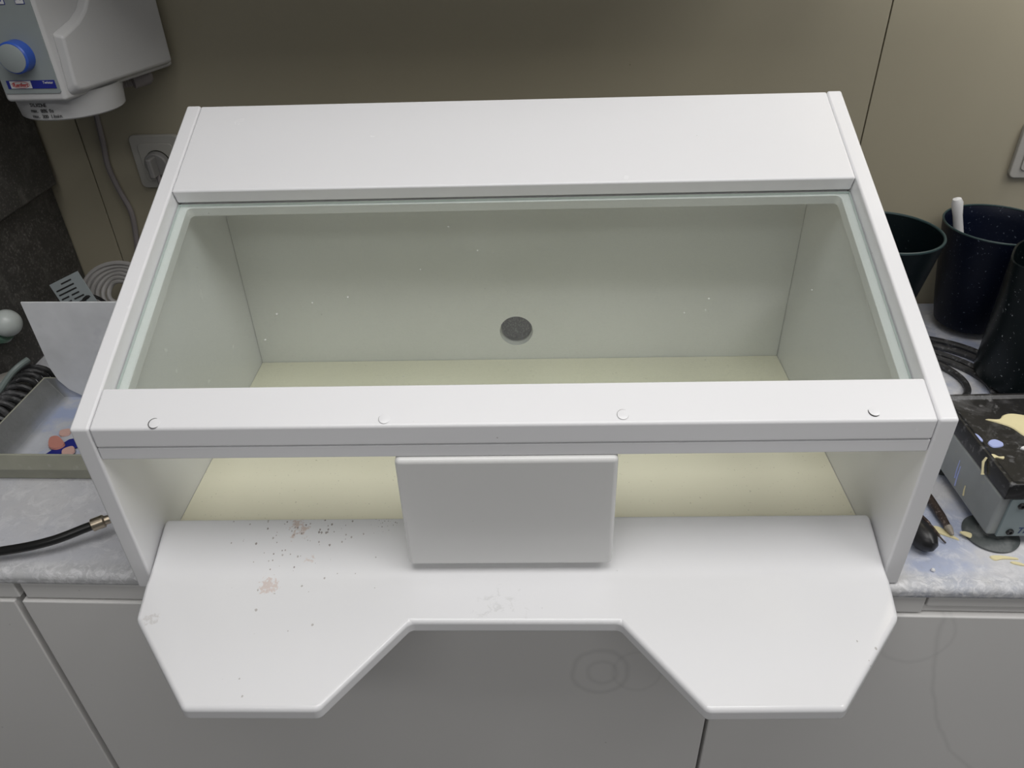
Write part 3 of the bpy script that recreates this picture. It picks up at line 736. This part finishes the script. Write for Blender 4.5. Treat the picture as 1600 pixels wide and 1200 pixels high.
# ------------------------------------------------------------------ vibrator
vb = empty('plaster_vibrator', (.541, .0695, 0), 2.5*D2R, 'grey plaster vibrator with a black spill-covered top, on the worktop right of the box', 'vibrator')
build('housing', box(B(), 0, .165, .0025, .170, .015, .074), M_vhouse, vb, .004, 3)
fp = build('front_panel', box(B(), .010, .160, -.0008, .0024, .0165, .073), simple('blue_grey_panel', (.22, .27, .28), .35, 0, .03), vb, .0006, 2)
for (x, z) in ((.0230, .024), (.0230, .064)):
    bm = B(); lathe(bm, [(.0042, 0), (.0042, .0016), (.0034, .0024), (.0018, .0024), (.0018, .0010)], 24)
    bmesh.ops.transform(bm, matrix=Matrix.Translation((x, -.0008, z)) @ Matrix.Rotation(90*D2R, 4, 'X'), verts=bm.verts); build('screw', bm, M_black, fp)
text('panel_text', 'TIS', .0125, M_navy, fp, frame((.0300, -.0009, .0215), (1, 0, 0), (0, 0, 1)), .0001, True, .25)
bm = B()
def rr2(x0, x1, y0, y1, z): return [bm.verts.new(p) for p in ((x0, y0, z), (x1, y0, z), (x1, y1, z), (x0, y1, z))]
Rg = [rr2(.0000, .168, -.0015, .174, .0742), rr2(.0000, .168, -.0015, .174, .088), rr2(.002, .164, .000, .170, .095), rr2(.006, .160, .004, .166, .095), rr2(.010, .156, .008, .162, .0915)]
for i, (a, b) in enumerate(zip(Rg, Rg[1:])):
    for k in range(4): bm.faces.new((a[k], a[(k+1) % 4], b[(k+1) % 4], b[k]))
bm.faces.new(Rg[0][::-1]); bm.faces.new(Rg[-1])
lid = build('top_plate', bm, M_vlid, vb, .0012, 2)
# spills on top (children of the vibrator's plate)
def spill(pts, mat, lb, z=.0916, h=.0013):
    bm = B(); blob(bm, [(x-.005, y) for x, y in pts], z, z+h); o = build('dried_spill', bm, mat, lid); o['label'] = lb; return o
spill([(.040, .1207), (.050, .1198), (.058, .1213), (.066, .1285), (.079, .131), (.100, .122), (.118, .100), (.100, .072), (.080, .078), (.069, .0871), (.0626, .1033), (.052, .1126)], M_yellow, 'large pale yellow spill on the black top')
spill([(.0198, .0743), (.0250, .0800), (.0322, .0811), (.0372, .0749), (.0342, .0691), (.0228, .0672)], M_bluep, 'pale blue round spill')
spill([(.0120, .0930), (.0160, .0900), (.0165, .0790), (.0125, .0800)], M_bluep, 'small pale blue smear at the edge')
spill([(.052, .0640), (.058, .0680), (.066, .0660), (.062, .0600)], M_whitep, 'small white blob')
spill([(.0120, .0540), (.0160, .0545), (.0200, .0500), (.0260, .0500), (.0230, .0465), (.0170, .0490), (.0130, .0480)], M_yellow, 'pale yellow drip starting at the edge')
spill([(.048, .0380), (.053, .0400), (.056, .0360), (.050, .0340)], M_whitep, 'small white crumb')
bm = B(); tube(bm, [(-.0005, .048, .0935), (-.0030, .047, .088), (-.0032, .044, .082), (-.0032, .041, .0765), (-.0032, .040, .0750)], [.0012, .0016, .0013, .0015, .0022], 8)
o = build('dried_drip', bm, M_yellow, lid)
for (x, y) in ((.018, .018), (.150, .018), (.018, .152), (.150, .152)):
    bm = B(); lathe(bm, [(.030, 0), (.0305, .0025), (.026, .0045), (.014, .0075), (.011, .0148)], 40, (x, y, .0005)); build('suction_foot', bm, M_foot, vb)
# drips down the housing's left flank
for (y, z0_, z1_, m_) in ((.118, .040, .062, M_yellow), (.060, .024, .037, M_yellow), (.085, .030, .055, M_bluep), (.080, .022, .050, M_bluep), (.128, .060, .073, M_bluep)):
    bm = B(); tube(bm, [(-.0001, y, z0_), (-.0003, y+.002, (z0_+z1_)/2), (-.0001, y+.003, z1_)], [.0012, .0009, .0006], 6); build('flank_drip', bm, m_, vb)

# ------------------------------------------------------------------ small tools and crumbs
kn = empty('plaster_knife', (.505, .11, .006), label='plaster knife with a dirty brown handle lying between the box and the vibrator', cat='knife')
bm = B(); Q = [Vector(p)-Vector((.505, .11, .006)) for p in ((.503, .175, .0068), (.508, .145, .0068), (.510, .112, .0068), (.5105, .094, .0065))]
tube(bm, Q, [.0040, .0052, .0050, .0038], 12); build('handle', bm, M_brown, kn)
bm = B(); tube(bm, [Q[3], Vector((.0062, -.020, .0)), Vector((.0070, -.0275, -.001))], [.0046, .0040, .0016], 10)
build('ferrule', bm, simple('crusted_ferrule', (.34, .30, .25), .6, 0, .4, 400), kn)
bm = B(); tube(bm, catmull([(.470, .150, .005), (.484, .122, .005), (.4925, .098, .005), (.4965, .080, .004), (.5005, .0715, .0022)], 6), [.0028]*6+[.0024]*6+[.0016]*6+[.0010]*6+[.0004], 8)
tag(build('probe', bm, M_brown), 'thin dark probe with a pointed tip next to the dirty brown knife', 'instrument')
sh_ = empty('scraper', (.455, .09, .01), label='scraper with a black bulbous handle sticking out beside the box on the worktop', cat='scraper')
bm = B(); tube(bm, [(p[0]-.455, p[1]-.09, p[2]-.01) for p in ((.432, .150, .0105), (.448, .125, .012), (.460, .100, .0138), (.467, .078, .0150), (.4715, .062, .0145), (.473, .054, .013), (.4735, .050, .012))], [.007, .009, .0115, .0142, .0136, .009, .002], 22)
build('handle', bm, M_black, sh_)
chip('plaster_crumb', [(.494, .099), (.503, .100), (.514, .086), (.519, .078), (.509, .083), (.498, .090)], .0003, .0016, M_yellow, 'flat pale yellow plaster flake under the tip of the thin probe', 'plaster')
chip('plaster_crumb', [(.521, .0865), (.527, .087), (.5335, .0835), (.530, .0775), (.524, .0815)], .0052, .0066, M_yellow, 'pale yellow plaster flake at the left rim of the grey suction foot', 'plaster')
chip('plaster_crumb', [(.542, .0535), (.553, .0545), (.570, .0515), (.571, .049), (.556, .0495), (.545, .0475)], .0003, .0016, M_yellow, 'long pale yellow plaster flake in front of the grey vibrator', 'plaster')
chip('plaster_crumb', [(.561, .0455), (.568, .0450), (.5765, .0405), (.573, .0395), (.563, .0425)], .0003, .0016, M_yellow, 'narrow pale yellow plaster sliver nearest the worktop edge, in front of the vibrator', 'plaster')
bm = B(); lathe(bm, [(.0006, 0), (.0020, .0006), (.0024, .0015), (.0016, .0030), (.0004, .0034)], 16, (.470, .031, .0002))
tag(build('plaster_bead', bm, M_whitep), 'tiny white plaster bead on the worktop edge right of the box', 'plaster')
